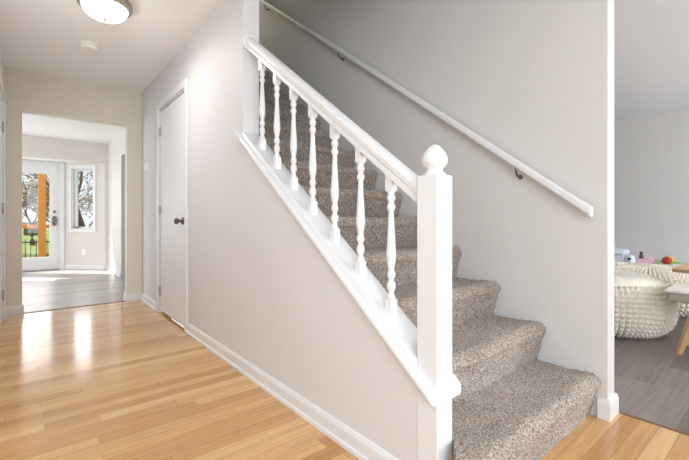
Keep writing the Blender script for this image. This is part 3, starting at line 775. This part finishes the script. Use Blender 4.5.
# low stool and low table cut by the right edge
CO = Vector((3.68, 0.36, 0))
ch = tag(empty('wooden_stool', CO), 'light wood stool with a grey pale-rimmed seat, cut off by the right border', 'stool')
def chobj(name, bm, mat, **kw):
    bmesh.ops.translate(bm, vec=-CO, verts=bm.verts[:]); return obj(name, bm, mat, ch, **kw)
bm = bmesh.new(); box(bm, 3.452, 3.888, 0.075, 0.620, 0.372, 0.436); chobj('seat_frame', bm, SEATGREY, bevel=0.018, seg=3)
bm = bmesh.new(); box(bm, 3.440, 3.900, 0.06, 0.632, 0.434, 0.456); chobj('seat', bm, KNIT_TOP, bevel=0.009, seg=3)
for xa, ya, xb_, yb_ in ((3.515, 0.565, 3.505, 0.455), (3.825, 0.565, 3.835, 0.455), (3.515, 0.09, 3.505, 0.20), (3.825, 0.09, 3.835, 0.20)):
    bm = bmesh.new(); tube(bm, [(xa, ya, 0), ((xa + xb_) / 2, (ya + yb_) / 2, 0.195), (xb_, yb_, 0.39)], [0.022, 0.028, 0.034], 4)
    chobj('leg', bm, BEECH, bevel=0.004)
TO = Vector((4.20, 0.05, 0))
tb = tag(empty('low_table', TO), 'low wooden table whose brown-edged corner shows above the stool at the right border', 'table')
def tbobj(name, bm, mat, **kw):
    bmesh.ops.translate(bm, vec=-TO, verts=bm.verts[:]); return obj(name, bm, mat, tb, **kw)
bm = bmesh.new(); box(bm, 3.905, 4.50, -0.55, 0.665, 0.532, 0.556); tbobj('table_edge', bm, BROWNWOOD, bevel=0.003)
bm = bmesh.new(); box(bm, 3.903, 4.502, -0.552, 0.667, 0.555, 0.562); tbobj('table_top', bm, BEECH, bevel=0.002)
for x in (4.08, 4.36):
    for y in (-0.40, 0.40):
        bm = bmesh.new(); tube(bm, [(x, y, 0), (x, y, 0.28), (x, y, 0.535)], [0.016, 0.020, 0.024], 8); tbobj('leg', bm, BEECH)

# toys on a low shelf against the far wall
bm = bmesh.new()
for b_ in ((6.40, 6.83, 0.3, 3.2, 0.32, 0.345), (6.40, 6.82, 0.3, 0.325, 0, 0.32), (6.40, 6.82, 3.175, 3.2, 0, 0.32), (6.40, 6.82, 1.72, 1.745, 0, 0.32), (6.81, 6.83, 0.3, 3.2, 0, 0.32)): box(bm, *b_)
tag(obj('toy_shelf', bm, TOY_WHITE, bevel=0.004), 'low white shelf behind the poufs that carries the toys', 'shelf')
t = tag(empty('toy_chest', (6.60, 1.76, 0.345)), 'white lidded toy box beside the white wall end, leftmost on the toy shelf', 'toy box')
bm = bmesh.new(); box(bm, -0.14, 0.14, -0.13, 0.17, 0, 0.105); obj('box_body', bm, TOY_WHITE, t, bevel=0.006)
bm = bmesh.new(); vs = box(bm, -0.15, 0.15, -0.14, 0.18, 0.11, 0.205)
for v in vs:
    if v.co.z > 0.15: v.co.z -= 0.035 if v.co.y < 0 else 0; v.co.x *= 0.8
obj('lid', bm, TOY_WHITE, t, bevel=0.008)
bm = bmesh.new(); box(bm, -0.152, -0.138, -0.12, 0.16, 0.103, 0.112); obj('seam', bm, TOY_BLUE, t)
t = tag(empty('toy_kettle', (6.50, 1.555, 0.345)), 'small pale blue toy pot with a dark knob, right of the white toy box', 'toy')
bm = bmesh.new(); lathe(bm, [(0.048, 0), (0.055, 0.02), (0.052, 0.07), (0.035, 0.10), (0.01, 0.11)], 20); obj('pot_body', bm, TOY_WHITE, t, smooth=True)
bm = bmesh.new(); lathe(bm, [(0.012, -0.01), (0.018, 0.008), (0.012, 0.02), (0.003, 0.024)], 12, Matrix.Translation((-0.052, 0, 0.055)) @ rot_to((-1, 0, 0))); obj('knob', bm, BLACKM, t, smooth=True)
t = tag(empty('toy_house', (6.60, 1.40, 0.345)), 'pale pink toy block right of the toy pot, carrying the plum figure', 'toy')
bm = bmesh.new(); box(bm, -0.06, 0.06, -0.085, 0.085, 0, 0.062); obj('house_body', bm, TOY_PINK, t, bevel=0.008)
bm = bmesh.new(); prism(bm, [(-0.08, 0.06), (0.01, 0.06), (-0.035, 0.09)], -0.05, 0.05); obj('roof', bm, TOY_PINK, t, bevel=0.004)
t = tag(empty('toy_figure', (6.57, 1.45, 0.408)), 'dark plum toy figure standing on the pink toy block', 'toy')
bm = bmesh.new(); lathe(bm, [(0.026, 0), (0.028, 0.02), (0.018, 0.055), (0.012, 0.064)], 16); obj('figure_body', bm, TOY_PLUM, t, smooth=True)
bm = bmesh.new(); lathe(bm, [(0.010, 0.060), (0.019, 0.070), (0.020, 0.080), (0.012, 0.094), (0.002, 0.098)], 16); obj('head', bm, TOY_PLUM, t, smooth=True)
t = tag(empty('toy_airplane', (6.60, 1.18, 0.345)), 'red toy with green wings and a yellow band above the rear pouf', 'toy')
bm = bmesh.new(); lathe(bm, [(0.004, -0.05), (0.035, -0.045), (0.052, -0.015), (0.052, 0.02), (0.035, 0.045), (0.004, 0.05)], 20, Matrix.Translation((0, 0, 0.052)) @ rot_to((-1, 0, 0))); obj('body', bm, TOY_RED, t, smooth=True)
for a, b_ in ((-0.135, -0.045), (0.045, 0.115)):
    bm = bmesh.new(); box(bm, -0.035, 0.035, a, b_, 0.018, 0.042); obj('wing', bm, TOY_GREEN, t, bevel=0.006)
bm = bmesh.new(); lathe(bm, [(0.050, -0.012), (0.0565, -0.010), (0.0565, 0.010), (0.050, 0.012)], 20, Matrix.Translation((0.03, -0.012, 0.054)) @ rot_to((-1, 0, 0))); obj('band', bm, TOY_YEL, t, smooth=True)
